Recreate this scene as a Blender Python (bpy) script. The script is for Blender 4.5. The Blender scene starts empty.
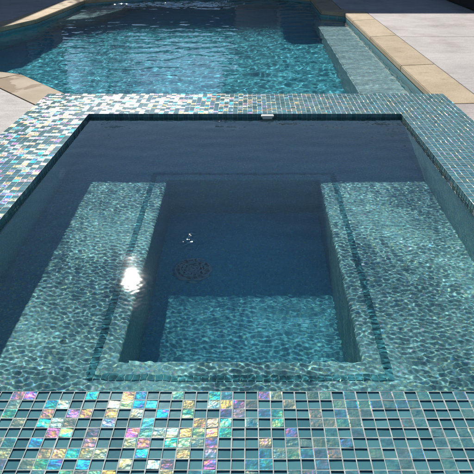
import bpy, bmesh, math, random
import numpy as np
from mathutils import Vector, Matrix
from mathutils.geometry import tessellate_polygon

random.seed(7)
R = math.radians
scene = bpy.context.scene
COL = scene.collection

# ------------------------------------------------------------------ metrics (metres, spa rim top = 0)
PITCH = 0.027
WX0, WX1 = -0.872, -0.872 + 63 * PITCH          # spa inner walls
WY0, WY1 = 1.020, 1.020 + 81 * PITCH
RIM, RIMF = 13 * PITCH, 16 * PITCH
OX0, OX1, OY0, OY1 = WX0 - RIM, WX1 + RIM, WY0 - RIM, WY1 + RIMF
ZSW = -0.020                                     # spa water level
ZB = ZSW - 0.362                                  # bench
ZF = ZSW - 0.73                                  # foot well floor
BX0, BX1, BY0, BY1 = -0.386, 0.334, 1.405, 2.655    # foot well
ZD = -0.16                                       # deck
ZPW = ZD - 0.08                                  # pool water level
ZPF = ZPW - 0.90                                 # pool floor
SUN = Vector((-0.1914, 0.8366, 0.5135)).normalized()

# ------------------------------------------------------------------ helpers
def link(o, parent=None):
    COL.objects.link(o)
    if parent:
        o.parent = parent
    return o

def tag(o, label=None, cat=None, group=None, kind=None):
    if label: o['label'] = label
    if cat: o['category'] = cat
    if group: o['group'] = group
    if kind: o['kind'] = kind
    return o

def empty(name, loc=(0, 0, 0)):
    o = bpy.data.objects.new(name, None)
    o.location = loc
    o.empty_display_size = 0.1
    return link(o)

class MB:
    """collects polygons of one mesh object"""
    def __init__(s):
        s.v = []; s.f = []; s.m = []; s.a = []
    def poly(s, pts, m=0, a=0.0):
        i = len(s.v)
        s.v.extend([tuple(p) for p in pts])
        s.f.append(tuple(range(i, i + len(pts))))
        s.m.append(m); s.a.append(a)
    def box(s, x0, x1, y0, y1, z0, z1, m=0):
        p = [(x0,y0,z0),(x1,y0,z0),(x1,y1,z0),(x0,y1,z0),(x0,y0,z1),(x1,y0,z1),(x1,y1,z1),(x0,y1,z1)]
        i = len(s.v); s.v.extend(p)
        for q in ((3,2,1,0),(4,5,6,7),(0,1,5,4),(1,2,6,5),(2,3,7,6),(3,0,4,7)):
            s.f.append(tuple(i + k for k in q)); s.m.append(m); s.a.append(0.0)
    def prism(s, pts, z0, z1, m=0):
        n = len(pts); i = len(s.v)
        s.v.extend([(p[0], p[1], z0) for p in pts] + [(p[0], p[1], z1) for p in pts])
        s.f.append(tuple(i + k for k in reversed(range(n)))); s.f.append(tuple(i + n + k for k in range(n)))
        s.m += [m, m]; s.a += [0.0, 0.0]
        for k in range(n):
            j = (k + 1) % n
            s.f.append((i + k, i + j, i + n + j, i + n + k)); s.m.append(m); s.a.append(0.0)
    def lathe(s, prof, c, axis='Z', n=32, m=0):
        i = len(s.v)
        for r, h in prof:
            for k in range(n):
                a = 2 * math.pi * k / n
                p = (r * math.cos(a), r * math.sin(a), h)
                if axis == 'Y': p = (p[0], -h, p[1])      # opens toward -Y
                if axis == 'X': p = (h, p[0], p[1])       # opens toward +X
                s.v.append((c[0] + p[0], c[1] + p[1], c[2] + p[2]))
        for q in range(len(prof) - 1):
            for k in range(n):
                j = (k + 1) % n
                s.f.append((i + q*n + k, i + q*n + j, i + (q+1)*n + j, i + (q+1)*n + k)); s.m.append(m); s.a.append(0.0)
    def build(s, name, mats, parent=None, bevel=0.0, smooth=False, recalc=False):
        me = bpy.data.meshes.new(name)
        me.from_pydata(s.v, [], s.f)
        for mt in (mats if isinstance(mats, (list, tuple)) else [mats]):
            me.materials.append(mt)
        me.polygons.foreach_set('material_index', s.m)
        if any(s.a):
            at = me.attributes.new('tile', 'FLOAT', 'FACE')
            at.data.foreach_set('value', s.a)
        if recalc or bevel:
            bm = bmesh.new(); bm.from_mesh(me)
            bmesh.ops.remove_doubles(bm, verts=bm.verts, dist=1e-5)
            bmesh.ops.recalc_face_normals(bm, faces=bm.faces)
            if bevel:
                bmesh.ops.bevel(bm, geom=[e for e in bm.edges if e.calc_face_angle(0) > 0.5], offset=bevel, segments=2, affect='EDGES')
            bm.to_mesh(me); bm.free()
        if smooth:
            me.polygons.foreach_set('use_smooth', [True] * len(me.polygons))
        me.update()
        return link(bpy.data.objects.new(name, me), parent)

# ------------------------------------------------------------------ materials
def nmat(name):
    m = bpy.data.materials.new(name); m.use_nodes = True
    nt = m.node_tree
    return m, nt, nt.nodes['Principled BSDF']

def N(nt, typ, **kw):
    n = nt.nodes.new(typ)
    for k, v in kw.items():
        if k.startswith('i_'):
            n.inputs[k[2:].replace('_', ' ')].default_value = v
        else:
            setattr(n, k, v)
    return n

def ramp(nt, fac, stops, interp='LINEAR'):
    r = nt.nodes.new('ShaderNodeValToRGB')
    r.color_ramp.interpolation = interp
    e = r.color_ramp.elements
    while len(e) < len(stops): e.new(0.5)
    for k, (p, c) in enumerate(stops):
        e[k].position = p; e[k].color = (*c, 1)
    nt.links.new(fac, r.inputs['Fac'])
    return r.outputs['Color']

def coords(nt):
    return nt.nodes.new('ShaderNodeTexCoord').outputs['Object']

def noise(nt, vec, scale, detail=4, rough=0.55):
    n = N(nt, 'ShaderNodeTexNoise')
    n.inputs['Scale'].default_value = scale
    n.inputs['Detail'].default_value = detail
    n.inputs['Roughness'].default_value = rough
    nt.links.new(vec, n.inputs['Vector'])
    return n.outputs['Fac']

def mixc(nt, fac, a, b, blend='MIX'):
    n = N(nt, 'ShaderNodeMix', data_type='RGBA', blend_type=blend)
    for sock, val in ((n.inputs[0], fac), (n.inputs[6], a), (n.inputs[7], b)):
        if isinstance(val, (int, float)): sock.default_value = val
        elif isinstance(val, tuple): sock.default_value = (*val, 1)
        else: nt.links.new(val, sock)
    return n.outputs[2]

def bump(nt, bsdf, height, strength, dist):
    b = N(nt, 'ShaderNodeBump')
    b.inputs['Strength'].default_value = strength
    b.inputs['Distance'].default_value = dist
    nt.links.new(height, b.inputs['Height'])
    nt.links.new(b.outputs['Normal'], bsdf.inputs['Normal'])

def plain(name, c, rough=0.6, var=0.15, scale=8, bs=0.0, metallic=0.0):
    m, nt, b = nmat(name)
    v = coords(nt)
    f = noise(nt, v, scale)
    lo = tuple(x * (1 - var) for x in c); hi = tuple(min(1, x * (1 + var)) for x in c)
    nt.links.new(ramp(nt, f, [(0.3, lo), (0.7, hi)]), b.inputs['Base Color'])
    b.inputs['Roughness'].default_value = rough
    b.inputs['Metallic'].default_value = metallic
    if bs: bump(nt, b, noise(nt, v, scale * 8), bs, 0.003)
    return m

def m_plaster(name, base, fleck=0.5):
    """aggregate pool plaster: fine glass flecks, also tinted to paint in rainbow caustic colour"""
    m, nt, b = nmat(name)
    v = coords(nt)
    vo = N(nt, 'ShaderNodeTexVoronoi'); vo.inputs['Scale'].default_value = 190
    nt.links.new(v, vo.inputs['Vector'])
    sep = N(nt, 'ShaderNodeSeparateColor'); nt.links.new(vo.outputs['Color'], sep.inputs[0])
    k = lambda *t: tuple(min(1, x * y) for x, y in zip(base, t))
    fl = ramp(nt, sep.outputs[0], [(0.0, k(.55,.62,.75)), (.22, k(.9,.95,.95)), (.45, k(1,1,1)), (.68, k(.7,1.15,1.2)),
                                   (.80, k(2.2,1.5,.85)), (.87, k(1.9,1.7,1.6)), (.93, k(2.1,.9,1.25)), (.965, k(.4,.75,1.5))], 'CONSTANT')  # gold, pink and blue stops also stand in for dispersed light
    big = ramp(nt, noise(nt, v, 5, 5), [(0.3, k(.74,.8,.84)), (0.7, k(1.14,1.08,1.05))])
    nt.links.new(mixc(nt, fleck, big, fl), b.inputs['Base Color'])
    b.inputs['Roughness'].default_value = 0.85
    b.inputs['Specular IOR Level'].default_value = 0.1
    return m

def m_water(name, tint, rough):
    m, nt, b = nmat(name)
    b.inputs['Base Color'].default_value = (*tint, 1)
    b.inputs['Roughness'].default_value = rough
    b.inputs['IOR'].default_value = 1.333
    b.inputs['Specular IOR Level'].default_value = 0.36
    b.inputs['Transmission Weight'].default_value = 1.0
    return m

def m_tile_flat():
    m, nt, b = nmat('teal glass tile')
    at = N(nt, 'ShaderNodeAttribute', attribute_name='tile')
    c = ramp(nt, at.outputs['Fac'], [(0.0, (.036,.125,.15)), (0.5, (.056,.175,.20)), (1.0, (.08,.22,.245))])
    nt.links.new(c, b.inputs['Base Color'])
    b.inputs['Roughness'].default_value = 0.12
    b.inputs['Coat Weight'].default_value = 0.3
    b.inputs['Coat Roughness'].default_value = 0.03
    bump(nt, b, noise(nt, coords(nt), 40, 2), 0.12, 0.002)
    return m

def m_tile_irid():
    m, nt, b = nmat('iridescent glass tile')
    v = coords(nt)
    at = N(nt, 'ShaderNodeAttribute', attribute_name='tile')
    c = ramp(nt, at.outputs['Fac'], [(0.0, (.025,.10,.125)), (0.5, (.045,.145,.165)), (1.0, (.08,.18,.19))])
    sw = noise(nt, v, 60, 3, .6)
    nt.links.new(mixc(nt, 0.5, c, ramp(nt, sw, [(.3, (.02,.09,.14)), (.7, (.10,.25,.26))])), b.inputs['Base Color'])
    b.inputs['Roughness'].default_value = 0.32
    b.inputs['IOR'].default_value = 1.50
    # film thickness differs from tile to tile and drifts inside each
    mu = N(nt, 'ShaderNodeMath', operation='MULTIPLY_ADD')
    nt.links.new(at.outputs['Fac'], mu.inputs[0]); mu.inputs[1].default_value = 330; mu.inputs[2].default_value = 110
    m2 = N(nt, 'ShaderNodeMath', operation='MULTIPLY_ADD')
    nt.links.new(sw, m2.inputs[0]); m2.inputs[1].default_value = 270; nt.links.new(mu.outputs[0], m2.inputs[2])
    nt.links.new(m2.outputs[0], b.inputs['Thin Film Thickness'])
    b.inputs['Thin Film IOR'].default_value = 1.235
    f1 = N(nt, 'ShaderNodeMath', operation='MULTIPLY'); nt.links.new(at.outputs['Fac'], f1.inputs[0]); f1.inputs[1].default_value = 37.7
    f2 = N(nt, 'ShaderNodeMath', operation='FRACT'); nt.links.new(f1.outputs[0], f2.inputs[0])
    f3 = N(nt, 'ShaderNodeMapRange'); nt.links.new(f2.outputs[0], f3.inputs[0]); f3.inputs[3].default_value = 0.22; f3.inputs[4].default_value = 0.56
    nt.links.new(f3.outputs[0], b.inputs['Specular IOR Level'])     # some pieces carry a thinner sheen
    bump(nt, b, noise(nt, v, 62, 2, .5), 0.42, 0.0045)
    return m

def m_brick(name, c1, c2, mortar, w, h, gap, rough=0.3):
    m, nt, b = nmat(name)
    br = N(nt, 'ShaderNodeTexBrick', offset=0.0)
    br.inputs['Color1'].default_value = (*c1, 1); br.inputs['Color2'].default_value = (*c2, 1)
    br.inputs['Mortar'].default_value = (*mortar, 1)
    br.inputs['Scale'].default_value = 1.0
    br.inputs['Brick Width'].default_value = w; br.inputs['Row Height'].default_value = h
    br.inputs['Mortar Size'].default_value = gap
    # vertical faces: run along x+y, up z
    s = N(nt, 'ShaderNodeSeparateXYZ'); nt.links.new(coords(nt), s.inputs[0])
    ad = N(nt, 'ShaderNodeMath', operation='ADD'); nt.links.new(s.outputs[0], ad.inputs[0]); nt.links.new(s.outputs[1], ad.inputs[1])
    cb = N(nt, 'ShaderNodeCombineXYZ'); nt.links.new(ad.outputs[0], cb.inputs[0]); nt.links.new(s.outputs[2], cb.inputs[1])
    nt.links.new(cb.outputs[0], br.inputs['Vector'])
    nt.links.new(br.outputs['Color'], b.inputs['Base Color'])
    b.inputs['Roughness'].default_value = rough
    return m

def m_deck():
    m, nt, b = nmat('broom finished concrete')
    v = coords(nt)
    base = ramp(nt, noise(nt, v, 2.2, 8, .65), [(0.3, (.375,.352,.342)), (0.7, (.485,.455,.44))])
    mp = N(nt, 'ShaderNodeMapping'); mp.inputs['Scale'].default_value = (5, 45, 1); nt.links.new(v, mp.inputs['Vector'])
    st = ramp(nt, noise(nt, mp.outputs[0], 1.0, 6, .7), [(0.3, (.72,.71,.72)), (0.68, (1.12,1.12,1.12))])
    c = mixc(nt, 0.75, base, st, 'MULTIPLY')
    sp = ramp(nt, noise(nt, v, 160, 2), [(0.36, (.7,.7,.7)), (0.5, (1,1,1))])
    c = mixc(nt, 0.8, c, sp, 'MULTIPLY')
    c = mixc(nt, 1.0, c, ramp(nt, noise(nt, v, 1.3, 7, .7), [(.34, (.80,.78,.76)), (.47, (1,1,1))]), 'MULTIPLY')
    nt.links.new(c, b.inputs['Base Color'])
    b.inputs['Roughness'].default_value = 0.9
    b.inputs['Specular IOR Level'].default_value = 0.15
    bump(nt, b, noise(nt, mp.outputs[0], 2.0, 6, .7), 0.3, 0.004)
    return m

def m_coping():
    m, nt, b = nmat('tan sandstone coping')
    v = coords(nt)
    c = ramp(nt, noise(nt, v, 3.0, 8, .62), [(0.3, (.34,.27,.185)), (0.52, (.42,.345,.245)), (0.75, (.48,.40,.30))])
    sp = ramp(nt, noise(nt, v, 120, 3), [(0.35, (.82,.8,.78)), (0.55, (1.03,1.03,1.03))])
    c = mixc(nt, 0.8, c, sp, 'MULTIPLY')
    oi = N(nt, 'ShaderNodeObjectInfo')
    c = mixc(nt, 1.0, c, ramp(nt, oi.outputs['Random'], [(0, (.84,.83,.80)), (.5, (1,1,1)), (1, (1.06,1.0,.92))]), 'MULTIPLY')
    c = mixc(nt, 1.0, c, ramp(nt, noise(nt, v, 9, 6, .7), [(.32, (.80,.77,.73)), (.45, (1,1,1))]), 'MULTIPLY')
    nt.links.new(c, b.inputs['Base Color'])
    b.inputs['Roughness'].default_value = 0.9
    b.inputs['Specular IOR Level'].default_value = 0.15
    bump(nt, b, noise(nt, v, 70, 5), 0.25, 0.003)
    return m

def m_coping_wet():
    """the same stone with splash water soaked into it in a ragged patch"""
    m, nt, b = nmat('splashed sandstone coping')
    v = coords(nt)
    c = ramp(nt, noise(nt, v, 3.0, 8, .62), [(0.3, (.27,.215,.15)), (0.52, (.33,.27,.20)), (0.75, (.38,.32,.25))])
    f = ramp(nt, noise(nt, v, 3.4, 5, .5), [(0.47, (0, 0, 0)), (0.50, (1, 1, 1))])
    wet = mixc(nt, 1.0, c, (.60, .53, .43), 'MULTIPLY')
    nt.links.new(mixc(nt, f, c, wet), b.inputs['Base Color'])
    rr = N(nt, 'ShaderNodeMapRange'); nt.links.new(f, rr.inputs[0]); rr.inputs[3].default_value = 0.9; rr.inputs[4].default_value = 0.88
    b.inputs['Specular IOR Level'].default_value = 0.15
    nt.links.new(rr.outputs[0], b.inputs['Roughness'])
    bump(nt, b, noise(nt, v, 70, 5), 0.2, 0.003)
    return m

M = dict(
    spa_plaster=m_plaster('spa plaster', (.215, .44, .455), .6),
    pool_plaster=m_plaster('pool plaster', (.135, .51, .61), .45),
    spa_water=m_water('spa water', (.87, .985, .985), .018),
    pool_water=m_water('pool water', (.76, .97, 1.0), .02),
    tile=m_tile_flat(), irid=m_tile_irid(),
    grout=plain('grout', (.30, .34, .33), .85, .3, 40),
    cladding=m_brick('tile cladding', (.06,.2,.23), (.09,.26,.29), (.25,.28,.28), PITCH, PITCH, .0015, .4),
    strip=plain('dark teal strip tile', (.04, .22, .26), .9, .6, 45),
    deck=m_deck(), coping=m_coping(), coping_wet=m_coping_wet(),
    dirt=plain('packed earth', (.09, .075, .06), .95, .3, 3, .3),
    grate=plain('grey drain grate', (.40, .52, .53), .6, .1, 30),
    fit=plain('pale grey fitting', (.50, .56, .56), .6, .1, 30),
    ledge=m_plaster('pale ledge plaster', (.44, .56, .58), .5),
    bark=plain('bark', (.10, .075, .055), .9, .3, 30, .4),
    leaf=plain('dark leaves', (.035, .065, .022), .6, .4, 4),
    white=plain('white plastic', (.75, .76, .74), .35, .05, 20),
    grey=plain('grey plastic', (.16, .19, .20), .5, .1, 30),
    black=plain('black opening', (.012, .014, .016), .6, .1, 30),
    stucco=plain('brown stucco', (.16, .13, .11), .9, .1, 5, .4),
    roof=plain('roof shingle', (.10, .085, .075), .85, .3, 9, .4),
    trim=plain('painted fascia', (.22, .19, .16), .6, .1, 5),
    glass=plain('dark window glass', (.02, .025, .03), .05, .1, 2),
    wicker=plain('black wicker', (.010, .010, .011), .7, .3, 90, .5),
    cushion=plain('black cushion', (.014, .014, .016), .95, .2, 50, .2),
)

def caustic(o, caster=False, receiver=False):
    if caster: o.cycles.is_caustics_caster = True
    if receiver: o.cycles.is_caustics_receiver = True
    return o

# ------------------------------------------------------------------ mosaic: every tile and its joint is real relief
def mosaic(mb, org, U, V, Nn, nu, nv, irid=0.48, depth=0.003):
    org, U, V, Nn = Vector(org), Vector(U), Vector(V), Vector(Nn)
    g = 0.0010
    for i in range(nu):
        for j in range(nv):
            o = org + U * (i * PITCH) + V * (j * PITCH)
            P = lambda a, b, n: o + U * a + V * b + Nn * n
            lo, hi = g, PITCH - g
            out = [P(0,0,0), P(PITCH,0,0), P(PITCH,PITCH,0), P(0,PITCH,0)]
            jit = [random.uniform(-.0006, .0006) for _ in range(4)]
            inn = [P(lo+jit[0],lo+jit[1],0), P(hi+jit[2],lo+jit[1],0), P(hi+jit[2],hi+jit[3],0), P(lo+jit[0],hi+jit[3],0)]
            for k in range(4):
                q = (k + 1) % 4
                mb.poly([out[k], out[q], inn[q], inn[k]], 0)
            rnd = random.uniform(.02, 1)
            if random.random() < irid:
                # raised pillow-edged glass with a film on its face, each very slightly tilted
                tx, ty = random.gauss(0, .035), random.gauss(0, .035)
                c = [(lo,lo),(hi,lo),(hi,hi),(lo,hi)]
                mid = PITCH / 2
                t = []
                for a, b in c:
                    a2 = mid + (a - mid) * .90; b2 = mid + (b - mid) * .90
                    t.append(P(a2, b2, -.0001 + tx * (a2 - mid) + ty * (b2 - mid)))
                for k in range(4):
                    q = (k + 1) % 4
                    mb.poly([inn[k], inn[q], t[q], t[k]], 2, rnd)
                mb.poly(t, 2, rnd)
            else:
                tx, ty = random.gauss(0, .008), random.gauss(0, .008)
                mid = PITCH / 2
                b_ = [p - Nn * depth + Nn * (tx * sx + ty * sy) * mid for p, sx, sy in zip(inn, (-1,1,1,-1), (-1,-1,1,1))]
                for k in range(4):
                    q = (k + 1) % 4
                    mb.poly([inn[k], inn[q], b_[q], b_[k]], 1, rnd)
                mb.poly(b_, 1, rnd)

# ------------------------------------------------------------------ SPA
spa = empty('spa', (0.5 * (WX0 + WX1), 0.5 * (WY0 + WY1), ZF))
SO = Vector(spa.location)
tag(spa, 'raised rectangular spa with iridescent glass tile rim in front of the pool', 'spa')
def spart(mb, name, mats, **kw):
    mb.v = [(v[0] - SO.x, v[1] - SO.y, v[2] - SO.z) for v in mb.v]
    return mb.build(name, mats, spa, **kw)

TM = [M['grout'], M['tile'], M['irid']]
nx = round((OX1 - OX0) / PITCH); ny = round((WY1 - WY0) / PITCH)
for org, a, b, dp in (((OX0, OY0, 0), nx, 13, .0024), ((OX0, WY1, 0), nx, 16, .0006), ((OX0, WY0, 0), 13, ny, .0008), ((WX1, WY0, 0), 13, ny, .0012)):
    mb = MB(); mosaic(mb, org, (1,0,0), (0,1,0), (0,0,1), a, b, .5, dp)
    spart(mb, 'tile_rim', TM)
# waterline tiles, three rows down the inner faces
mb = MB()
mosaic(mb, (WX0, WY1, -3*PITCH), (1,0,0), (0,0,1), (0,-1,0), 63, 3, .3, .001)
mosaic(mb, (WX1, WY0, -3*PITCH), (-1,0,0), (0,0,1), (0,1,0), 63, 3, .3, .001)
mosaic(mb, (WX0, WY0, -3*PITCH), (0,1,0), (0,0,1), (1,0,0), ny, 3, .3, .001)
mosaic(mb, (WX1, WY1, -3*PITCH), (0,-1,0), (0,0,1), (-1,0,0), ny, 3, .3, .001)
caustic(spart(mb, 'waterline_tile', TM), receiver=True)
zt = -3 * PITCH
# plaster walls, benches, foot well
mb = MB()
mb.poly([(WX0,WY1,ZB),(WX1,WY1,ZB),(WX1,WY1,zt),(WX0,WY1,zt)])
mb.poly([(WX1,WY0,ZB),(WX0,WY0,ZB),(WX0,WY0,zt),(WX1,WY0,zt)])
mb.poly([(WX0,WY0,ZB),(WX0,WY1,ZB),(WX0,WY1,zt),(WX0,WY0,zt)])
mb.poly([(WX1,WY1,ZB),(WX1,WY0,ZB),(WX1,WY0,zt),(WX1,WY1,zt)])
caustic(spart(mb, 'wall', M['spa_plaster']), receiver=True)
mb = MB()
r = 0.012                                                   # rounded bench nosing
prof = [(r, 0.0)] + [(r - r * math.sin(a), -r + r * math.cos(a)) for a in [math.pi/2 * k / 6 for k in range(1, 7)]] 
rings = []
rings.append([(WX0,WY0,ZB),(WX1,WY0,ZB),(WX1,WY1,ZB),(WX0,WY1,ZB)])
for d, h in prof:
    rings.append([(BX0-d,BY0-d,ZB+h),(BX1+d,BY0-d,ZB+h),(BX1+d,BY1+d,ZB+h),(BX0-d,BY1+d,ZB+h)])
rings.append([(BX0,BY0,ZF),(BX1,BY0,ZF),(BX1,BY1,ZF),(BX0,BY1,ZF)])
for a, b in zip(rings, rings[1:]):
    for k in range(4):
        q = (k + 1) % 4
        mb.poly([a[k], a[q], b[q], b[k]])
caustic(spart(mb, 'bench', M['spa_plaster']), receiver=True)
mb = MB(); mb.poly([(BX0,BY0,ZF),(BX1,BY0,ZF),(BX1,BY1,ZF),(BX0,BY1,ZF)])
caustic(spart(mb, 'floor', M['pool_plaster']), receiver=True)
# dark tile strip let into the bench tops
def strip(x0, x1, y0, y1):
    mb = MB(); w = 0.022; p = 0.022
    L = max(x1 - x0, y1 - y0); n = int(L / p)
    for k in range(n):
        o = (k + .5) * L / n; h = p / 2 - .0015
        if x1 - x0 > y1 - y0: mb.box(x0 + o - h, x0 + o + h, y0, y1, ZB - .004, ZB + .003)
        else: mb.box(x0, x1, y0 + o - h, y0 + o + h, ZB - .004, ZB + .003)
    caustic(spart(mb, 'tile_strip', M['strip']), receiver=True)
e, w = 0.058, 0.023
strip(BX0 - e - w, BX1 + e + w, BY0 - e - w, BY0 - e)
strip(BX0 - e - w, BX1 + e + w, BY1 + e, BY1 + e + w)
strip(BX0 - e - w, BX0 - e, BY0 - e, BY1 + e)
strip(BX1 + e, BX1 + e + w, BY0 - e, BY1 + e)
# outer faces
mb = MB()
for a, b in (((OX0,OY0),(OX1,OY0)), ((OX1,OY0),(OX1,OY1)), ((OX1,OY1),(OX0,OY1)), ((OX0,OY1),(OX0,OY0))):
    mb.poly([(*a, -1.7), (*b, -1.7), (*b, 0), (*a, 0)])
caustic(spart(mb, 'outer_wall', M['cladding']), receiver=True)
# drain cover: domed disc of rings and spokes over a black sump
dc = Vector((-0.238, 2.19, ZF))
mb = MB(); mb.lathe([(.082, .001), (.082, .008), (.076, .012), (.070, .012), (.070, .006), (.0, .006)], dc, n=40)
drain = caustic(spart(mb, 'drain_cover', M['grate']), receiver=True)
mb = MB()
for rr in (.012, .026, .040, .054):
    mb.lathe([(rr-.004, .0062), (rr-.004, .017 - rr*.03), (rr+.004, .017 - rr*.03), (rr+.004, .0062)], dc, n=36)
for k in range(16):
    a = 2*math.pi*k/16; u = Vector((math.cos(a), math.sin(a), 0)); t = Vector((-u.y, u.x, 0)) * .003
    p = [dc + u*.014 + t, dc + u*.014 - t, dc + u*.071 - t, dc + u*.071 + t]
    mb.poly([q + Vector((0,0,.0135)) for q in p])
caustic(spart(mb, 'drain_grate', M['grate']), receiver=True)
# jets
for c, ax in (((-0.094, WY1, ZSW - .22), 'Y'), ((WX0, 2.60, ZSW - .24), 'X')):
    mb = MB(); mb.lathe([(.046, 0), (.046, .006), (.040, .010), (.026, .010), (.024, .004), (.013, .003), (.012, -.004), (0, -.004)], c, ax, 28)
    caustic(spart(mb, 'jet', M['fit'], smooth=False), receiver=True)
# small white fitting at the waterline of the far wall
mb = MB(); mb.box(.066, .134, WY1 - .030, WY1 + .004, -.012, -.003)
mb.box(.074, .126, WY1 - .024, WY1 - .006, -.034, -.0125)
spart(mb, 'waterline_fitting', M['white'], bevel=.002)

# ------------------------------------------------------------------ POOL
PP = [(1.30,3.645),(1.30,8.62),(1.00,8.85),(1.00,10.4),(.50,10.9),(-1.62,10.9),(-2.60,10.12),(-2.70,8.0),(-2.95,7.2),
      (-3.35,6.4),(-3.35,5.06),(-2.06,5.00),(-1.84,4.90),(-1.30,4.26),(-1.228,4.175),(-1.228,3.645)]
def offset(poly, d, closed=True):
    out = []; n = len(poly)
    for i in range(n):
        p0, p1, p2 = (Vector(poly[(i-1) % n]), Vector(poly[i]), Vector(poly[(i+1) % n]))
        d1, d2 = (p1 - p0).normalized(), (p2 - p1).normalized()
        n1, n2 = Vector((d1.y, -d1.x)), Vector((d2.y, -d2.x))
        b = (n1 + n2); b = b / max(.35, (1 + n1.dot(n2)))
        out.append(p1 + b * d)
    return out
pool = empty('swimming_pool', (-.8, 7.0, ZPF))
PO = Vector(pool.location)
tag(pool, 'large turquoise swimming pool with tan stone coping behind the spa', 'swimming pool')
def ppart(mb, name, mats, par=None, **kw):
    mb.v = [(v[0] - PO.x, v[1] - PO.y, v[2] - PO.z) for v in mb.v]
    return mb.build(name, mats, par or pool, **kw)
ZC = ZD - .05                                               # underside of coping
mb = MB(); mt = MB()
for i in range(len(PP) - 1):
    a, b = PP[i], PP[i+1]
    mb.poly([(*b, ZPF), (*a, ZPF), (*a, ZC - .16), (*b, ZC - .16)])
    mt.poly([(*b, ZC - .16), (*a, ZC - .16), (*a, ZC), (*b, ZC)])
caustic(ppart(mb, 'wall', M['pool_plaster']), receiver=True)
caustic(ppart(mt, 'waterline_tile', M['cladding']), receiver=True)
mb = MB()
for t in tessellate_polygon([[Vector((*p, 0)) for p in PP]]):
    mb.poly([(*PP[k], ZPF) for k in t])
caustic(ppart(mb, 'floor', M['pool_plaster'], recalc=True), receiver=True)
# submerged ledges
mb = MB(); mb.prism([(.89,3.66),(1.298,3.66),(1.298,8.60),(.91,8.88)], ZPF + .002, ZPW - .25)
caustic(ppart(mb, 'bench', M['ledge'], bevel=.015), receiver=True)
mb = MB(); mb.prism([(-2.66,8.75),(-2.25,9.0),(-1.98,9.9),(-2.0,10.59),(-2.597,10.115)], ZPF + .002, ZPW - .25)
caustic(ppart(mb, 'bench', M['ledge'], bevel=.015), receiver=True)
# coping stones
OPP = offset(PP, .305)
cuts = {0: [(5.23-3.645)/4.975, (6.75-3.645)/4.975, .90], }
for i in range(len(PP) - 1):
    a, b = Vector(PP[i]), Vector(PP[i+1]); oa, ob = OPP[i], OPP[i+1]
    if i >= 12:
        continue
    if i == 0:
        a = Vector((1.30, 4.0)); oa = Vector((1.605, 4.0 + .02))
        ts = [0, (5.23-4)/4.62, (6.70-4)/4.62, (7.9-4)/4.62, 1]
    else:
        L = (b - a).length; n = max(1, round(L / 1.1)); ts = [k / n for k in range(n + 1)]
    for t0, t1 in zip(ts, ts[1:]):
        g = .0025 / max(.1, (b - a).length)
        q = [a.lerp(b, t0 + g), oa.lerp(ob, t0 + g), oa.lerp(ob, t1 - g), a.lerp(b, t1 - g)]
        mb = MB(); mb.prism(q, ZC, ZD)
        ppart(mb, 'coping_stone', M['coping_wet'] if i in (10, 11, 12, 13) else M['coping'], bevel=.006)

oa = OPP[12]                                               # the last stone is cut against the spa
mb = MB(); mb.prism([PP[12], tuple(oa), (-1.229, 3.742), (-1.229, 4.172), PP[13]], ZC, ZD)
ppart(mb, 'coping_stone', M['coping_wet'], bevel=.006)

# ------------------------------------------------------------------ water sheets
def water(name, x0, x1, y0, y1, z, step, waves, mat, inside=None):
    nx = int((x1 - x0) / step) + 1; ny = int((y1 - y0) / step) + 1
    xs = np.linspace(x0, x1, nx); ys = np.linspace(y0, y1, ny)
    X, Y = np.meshgrid(xs, ys)
    Z = waves(X, Y) + z
    co = np.stack([X, Y, Z], -1).reshape(-1, 3).astype(np.float32)
    I = np.arange(nx * ny).reshape(ny, nx)
    F = np.stack([I[:-1,:-1], I[:-1,1:], I[1:,1:], I[1:,:-1]], -1).reshape(-1, 4)
    if inside is not None:
        cx = co[F].mean(1)
        F = F[inside(cx[:,0], cx[:,1])]
        used = np.unique(F); rm = -np.ones(len(co), np.int64); rm[used] = np.arange(len(used))
        co = co[used]; F = rm[F]
    me = bpy.data.meshes.new(name)
    me.vertices.add(len(co)); me.vertices.foreach_set('co', co.ravel())
    me.loops.add(F.size); me.loops.foreach_set('vertex_index', F.ravel().astype(np.int32))
    me.polygons.add(len(F))
    me.polygons.foreach_set('loop_start', (np.arange(len(F)) * 4).astype(np.int32))
    me.polygons.foreach_set('use_smooth', np.ones(len(F), bool))
    me.update(calc_edges=True); me.validate()
    me.materials.append(mat)
    o = link(bpy.data.objects.new(name, me))
    caustic(o, caster=True)
    tag(o, kind='structure')
    return o

def make_waves(seed, bands, mod=None):
    """bands: (wavelength min, max, number, rms slope, heading, spread)"""
    rg = np.random.default_rng(seed)
    comp = []
    for l0, l1, n, slope, head, spread in bands:
        for k in range(n):
            lam = math.exp(rg.uniform(math.log(l0), math.log(l1))); kk = 2 * math.pi / lam
            th = head + rg.normal() * spread
            comp.append((kk * math.cos(th), kk * math.sin(th), slope / kk * math.sqrt(2 / n), rg.uniform(0, 6.283)))
    def f(X, Y):
        Z = np.zeros_like(X)
        for kx, ky, a, ph in comp:
            Z += a * np.cos(kx * X + ky * Y + ph)
        return Z * (mod(X, Y) if mod is not None else 1.0)
    return f

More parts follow.
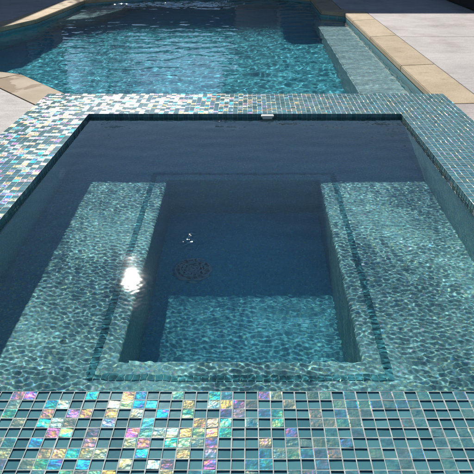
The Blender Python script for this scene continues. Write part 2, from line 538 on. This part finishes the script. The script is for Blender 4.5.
def bell(X, Y, x, y, sx, sy): return np.exp(-(((X - x) / sx) ** 2 + ((Y - y) / sy) ** 2))
patch = make_waves(21, [(.25, .7, 16, .055, 0, 3)])          # gusts: livelier and calmer areas
def spa_mod(X, Y):
    calm = np.clip((X + .42) / .08, 0, 1) * np.clip((.24 - X) / .08, 0, 1) * np.clip((Y - 1.95) / .1, 0, 1) * np.clip((2.75 - Y) / .1, 0, 1)
    p = patch(X, Y); p = np.clip(1 + .28 * p / p.std(), .5, 1.45)
    return p * (1 - .92 * bell(X, Y, -.36, 1.60, .13, .17)) * (1 - .42 * calm)
spa_rip = make_waves(3, [(.0125, .026, 70, .0082, R(82), .5), (.016, .034, 30, .0042, R(30), 1.6)], spa_mod)
spa_swell = make_waves(4, [(.07, .20, 14, .0065, R(60), 1.4)], lambda X, Y: 1 - .6 * bell(X, Y, -.36, 1.55, .16, .3))
drips = make_waves(5, [(.016, .03, 24, .07, 0, 3)], lambda X, Y: 2.2 * bell(X, Y, -.197, 1.78, .02, .055) + 3.2 * bell(X, Y, -.13, 3.14, .05, .022))
spa_w = lambda X, Y: spa_rip(X, Y) + spa_swell(X, Y) + drips(X, Y)
water('spa_water', WX0 - .001, WX1 + .001, WY0 - .001, WY1 + .001, ZSW, .0023, spa_w, M['spa_water'])

pool_w = make_waves(11, [(.04, .09, 60, .0115, R(80), .9), (.12, .40, 22, .019, R(70), 1.4)],
                    lambda X, Y: 1 + 6 * np.clip((Y - 9.3) / 1.0, 0, 1) ** 2)
PPa = np.array([tuple(p) for p in offset(PP, .02)])
def in_pool(x, y):
    c = np.zeros(x.shape, bool); n = len(PPa)
    for i in range(n):
        x0, y0 = PPa[i]; x1, y1 = PPa[(i + 1) % n]
        hit = ((y0 > y) != (y1 > y))
        with np.errstate(divide='ignore', invalid='ignore'):
            c ^= hit & (x < (x1 - x0) * (y - y0) / (y1 - y0 + 1e-12) + x0)
    return c & (y > OY1 + .001)
water('pool_water', -3.4, 1.34, OY1 + .001, 10.95, ZPW, .0105, pool_w, M['pool_water'], in_pool)

# ------------------------------------------------------------------ ground and deck
def sheet_with_holes(name, outer, holes, z, mat, thick=0.0):
    loops = [[Vector((*p, 0)) for p in outer]] + [[Vector((*p, 0)) for p in h] for h in holes]
    pts = [p for l in loops for p in l]
    mb = MB()
    for t in tessellate_polygon(loops):
        q = [pts[k] for k in t]
        if (q[1] - q[0]).cross(q[2] - q[0]).z < 0: q.reverse()
        mb.poly([(p.x, p.y, z) for p in q])
    if thick:
        for l in loops:
            for k in range(len(l)):
                a, b = l[k], l[(k + 1) % len(l)]
                mb.poly([(a.x, a.y, z), (b.x, b.y, z), (b.x, b.y, z - thick), (a.x, a.y, z - thick)])
    o = mb.build(name, mat)
    return tag(o, kind='structure')
# outline of spa + pool together, as one hole
SP = [(OX0, OY0), (OX1, OY0), (OX1, 3.645)]
hole_g = [(p[0], p[1]) for p in SP] + PP[:-1] + [(OX0, 3.645)]
sheet_with_holes('ground', [(-400,-400),(400,-400),(400,400),(-400,400)], [hole_g], ZC - .003, M['dirt'])
od = offset(PP, .311)
g = .004
hole_d = [(OX0 - g, OY0 - g), (OX1 + g, OY0 - g), (OX1 + g, 3.99), (1.611, 4.012)] + [tuple(p) for p in od[1:13]] + [(OX0 - .009, 3.735), (OX0 - g, 3.64)]
sheet_with_holes('deck', [(-14,-5),(14,-5),(14,26),(-14,26)], [hole_d], ZD - .001, M['deck'], .05)

# saw-cut joints in the deck are thin dark strips laid just above the sheet
mb = MB()
def joint(x0, y0, x1, y1, w=.004):
    d = Vector((x1 - x0, y1 - y0)).normalized(); n = Vector((-d.y, d.x)) * w
    mb.poly([(x0 + n.x, y0 + n.y, ZD + .003), (x0 - n.x, y0 - n.y, ZD + .003), (x1 - n.x, y1 - n.y, ZD + .003), (x1 + n.x, y1 + n.y, ZD + .003)])
joint(1.62, 6.70, 13, 6.70); joint(3.75, -4.5, 3.75, 12); joint(1.25, 3.1, 13, 3.1); joint(1.9, 4.02, 13, 4.05)
joint(1.32, 10.9, 13, 10.9); joint(-1.75, 4.02, -13, 4.02); joint(-3.0, -4.5, -3.0, 4.5); joint(-1.25, 2.4, -13, 2.4)
j = mb.build('deck_joint', M['dirt'], recalc=True); tag(j, kind='structure')

# ------------------------------------------------------------------ HOUSE round the far end of the pool
house = empty('house', (0, 18, ZD))
tag(house, 'brown stucco courtyard house with low hipped roofs beyond the pool', 'house')
def hpart(mb, name, mats, par=None, **kw):
    mb.v = [(v[0], v[1] - 18, v[2] - ZD) for v in mb.v]
    return mb.build(name, mats, par or house, **kw)
HE = ZD + 3.0
def roof(x0, x1, y0, y1, slope=.3, HE=HE):
    mb = MB()
    w = min(x1 - x0, y1 - y0) / 2; z1 = HE + w * slope
    mb.box(x0, x1, y0, y1, HE - .18, HE, 1)
    if x1 - x0 > y1 - y0:
        a, b = (x0 + w, (y0+y1)/2, z1), (x1 - w, (y0+y1)/2, z1)
        c = [(x0,y0,HE+.002),(x1,y0,HE+.002),(x1,y1,HE+.002),(x0,y1,HE+.002)]
        mb.poly([c[0], c[1], b, a]); mb.poly([c[1], c[2], b]); mb.poly([c[2], c[3], a, b]); mb.poly([c[3], c[0], a])
    else:
        a, b = ((x0+x1)/2, y0 + w, z1), ((x0+x1)/2, y1 - w, z1)
        c = [(x0,y0,HE+.002),(x1,y0,HE+.002),(x1,y1,HE+.002),(x0,y1,HE+.002)]
        mb.poly([c[0], c[1], a]); mb.poly([c[1], c[2], b, a]); mb.poly([c[2], c[3], b]); mb.poly([c[3], c[0], a, b])
    hpart(mb, 'roof', [M['roof'], M['trim']])
def block(x0, x1, y0, y1, HE=HE):
    mb = MB(); mb.box(x0, x1, y0, y1, ZD + .003, HE - .182)
    hpart(mb, 'wall', M['stucco'])
def window(x, y, w, h, z, ax):
    d = .05
    mb = MB(); mg = MB()
    if ax == 'Y':
        for bx in ((x-w/2, x+w/2, z-.07, z), (x-w/2, x+w/2, z+h, z+h+.07), (x-w/2-.07, x-w/2, z-.07, z+h+.07), (x+w/2, x+w/2+.07, z-.07, z+h+.07), (x-.03, x+.03, z, z+h)):
            mb.box(bx[0], bx[1], y-d, y-.002, bx[2], bx[3])
        mg.box(x-w/2, x+w/2, y-.02, y-.004, z, z+h)
    else:
        for bx in ((y-w/2, y+w/2, z-.07, z), (y-w/2, y+w/2, z+h, z+h+.07), (y-w/2-.07, y-w/2, z-.07, z+h+.07), (y+w/2, y+w/2+.07, z-.07, z+h+.07), (y-.03, y+.03, z, z+h)):
            mb.box(x+.002, x+d, bx[0], bx[1], bx[2], bx[3])
        mg.box(x+.004, x+.02, y-w/2, y+w/2, z, z+h)
    wd = hpart(mb, 'window', M['trim'])
    hpart(mg, 'pane', M['glass'], wd)
block(-.30, 10.0, 14.0, 20.0); roof(-.80, 10.5, 13.45, 20.5)
block(-9.0, 3.0, 20.9, 24.4, ZD + 2.45); roof(-9.5, 3.5, 20.52, 25.0, .12, ZD + 2.45)  # low rear range, added to darken the pool's far reflection
block(-12.0, -4.45, 11.5, 14.9); roof(-12.5, -4.0, 11.0, 15.3)
for x in (1.6, 4.6, 7.6): window(x, 14.0, 1.8, 2.1, ZD + .15, 'Y')
window(-8.0, 11.5, 2.2, 1.3, ZD + .95, 'Y')
for y in (13.2,): window(-4.45, y, 1.6, 1.3, ZD + .95, 'X')

# ------------------------------------------------------------------ slim tree out of view, added to break up the pool's reflection
tree = empty('reflection_tree', (-3.75, 16.2, ZD))
tag(tree, 'slim dark leafy tree added out of view to break up the pool reflection', 'tree')
rt = random.Random(5)
mb = MB()
def limb(a, b, r0, r1):
    a, b = Vector(a), Vector(b); d = (b - a).normalized(); u = d.orthogonal().normalized(); w_ = d.cross(u)
    for k in range(8):
        t0, t1 = 2*math.pi*k/8, 2*math.pi*(k+1)/8
        c = lambda p, r, t: p + (u*math.cos(t) + w_*math.sin(t)) * r
        mb.poly([c(a,r0,t0), c(a,r0,t1), c(b,r1,t1), c(b,r1,t0)])
limb((0,0,.003), (.05,.02,1.5), .075, .055); limb((.05,.02,1.5), (-.04,0,3.4), .055, .02)
tips = []
for k in range(16):
    z = 1.3 + 2.2 * k / 16; t = k * 2.4; L = .65 * (1 - .5 * abs(k - 6) / 10)
    tip = (L*math.cos(t), L*math.sin(t), z + .35); limb((.02,.01,z), tip, .022, .006); tips.append(tip)
tips.append((-.04, 0, 3.6))
mb.build('trunk', M['bark'], tree)
mb = MB()
for k in range(3800):
    tp = Vector(rt.choice(tips)) + Vector((rt.gauss(0,.17), rt.gauss(0,.17), rt.gauss(0,.16)))
    n = Vector((rt.gauss(0,1), rt.gauss(0,1), rt.gauss(0,1))).normalized(); u = n.orthogonal().normalized(); v = n.cross(u)
    l = rt.uniform(.03, .055)
    mb.poly([tp - u*l, tp + v*l*.45, tp + u*l, tp - v*l*.45])
mb.build('crown', M['leaf'], tree)

# ------------------------------------------------------------------ black outdoor sofa standing in the shade
sofa = empty('outdoor_sofa', (3.5, 9.6, ZD))
tag(sofa, 'low black wicker sofa on the shaded deck at far right', 'sofa')
def sp(mb, name, mat, bev): mb.build(name, mat, sofa, bevel=bev)
mb = MB(); mb.box(-.40, .40, -.85, 1.1, .002, .30); sp(mb, 'seat_base', M['wicker'], .02)
mb = MB(); mb.box(.402, .55, -.85, 1.1, .002, .72); sp(mb, 'backrest', M['wicker'], .03)
for y0, y1 in ((-1.0, -.852), (1.102, 1.25)):
    mb = MB(); mb.box(-.38, .55, y0, y1, .002, .55); sp(mb, 'armrest', M['wicker'], .03)
for y0 in (-.84, .13):
    mb = MB(); mb.box(-.39, .398, y0, y0 + .95, .302, .43); sp(mb, 'cushion', M['cushion'], .04)

# ------------------------------------------------------------------ light, sky, camera
w = bpy.data.worlds.new('World'); scene.world = w; w.use_nodes = True
nt = w.node_tree; bg = nt.nodes['Background']
sky = nt.nodes.new('ShaderNodeTexSky'); sky.sky_type = 'NISHITA'; sky.sun_disc = False
sky.sun_elevation = math.asin(SUN.z); sky.sun_rotation = math.atan2(SUN.x, SUN.y)
sky.air_density = 1.0; sky.altitude = 800; sky.dust_density = 0.0; sky.ozone_density = 0.5
nt.links.new(sky.outputs[0], bg.inputs[0]); bg.inputs[1].default_value = 0.052

sl = bpy.data.lights.new('sun', 'SUN'); sl.energy = 5.0; sl.angle = R(.53); sl.color = (1, .95, .87)
so = bpy.data.objects.new('sun', sl); so.rotation_euler = SUN.to_track_quat('Z', 'Y').to_euler(); so.location = SUN * 30
link(so); sl.cycles.is_caustics_light = True

cd = bpy.data.cameras.new('camera'); cam = bpy.data.objects.new('camera', cd); link(cam)
cd.sensor_width = 36; cd.lens = 600 / 474 * 36; cd.shift_x = -12 / 474
cd.clip_start = .05; cd.clip_end = 1500
cam.location = (0, 0, .92); cam.rotation_euler = (R(90 - 27.62), 0, 0)
scene.camera = cam

vs = scene.view_settings
scene.display_settings.display_device = 'sRGB'
vs.view_transform = 'Standard'; vs.look = 'None'; vs.gamma = 1.0; vs.use_curve_mapping = False; vs.exposure = 0.86
cy = scene.cycles
cy.max_bounces = 10; cy.transmission_bounces = 6; cy.diffuse_bounces = 3; cy.glossy_bounces = 4
cy.caustics_refractive = True; cy.caustics_reflective = False
cy.sample_clamp_indirect = 6.0
cy.blur_glossy = 0.3
cy.use_denoising = True
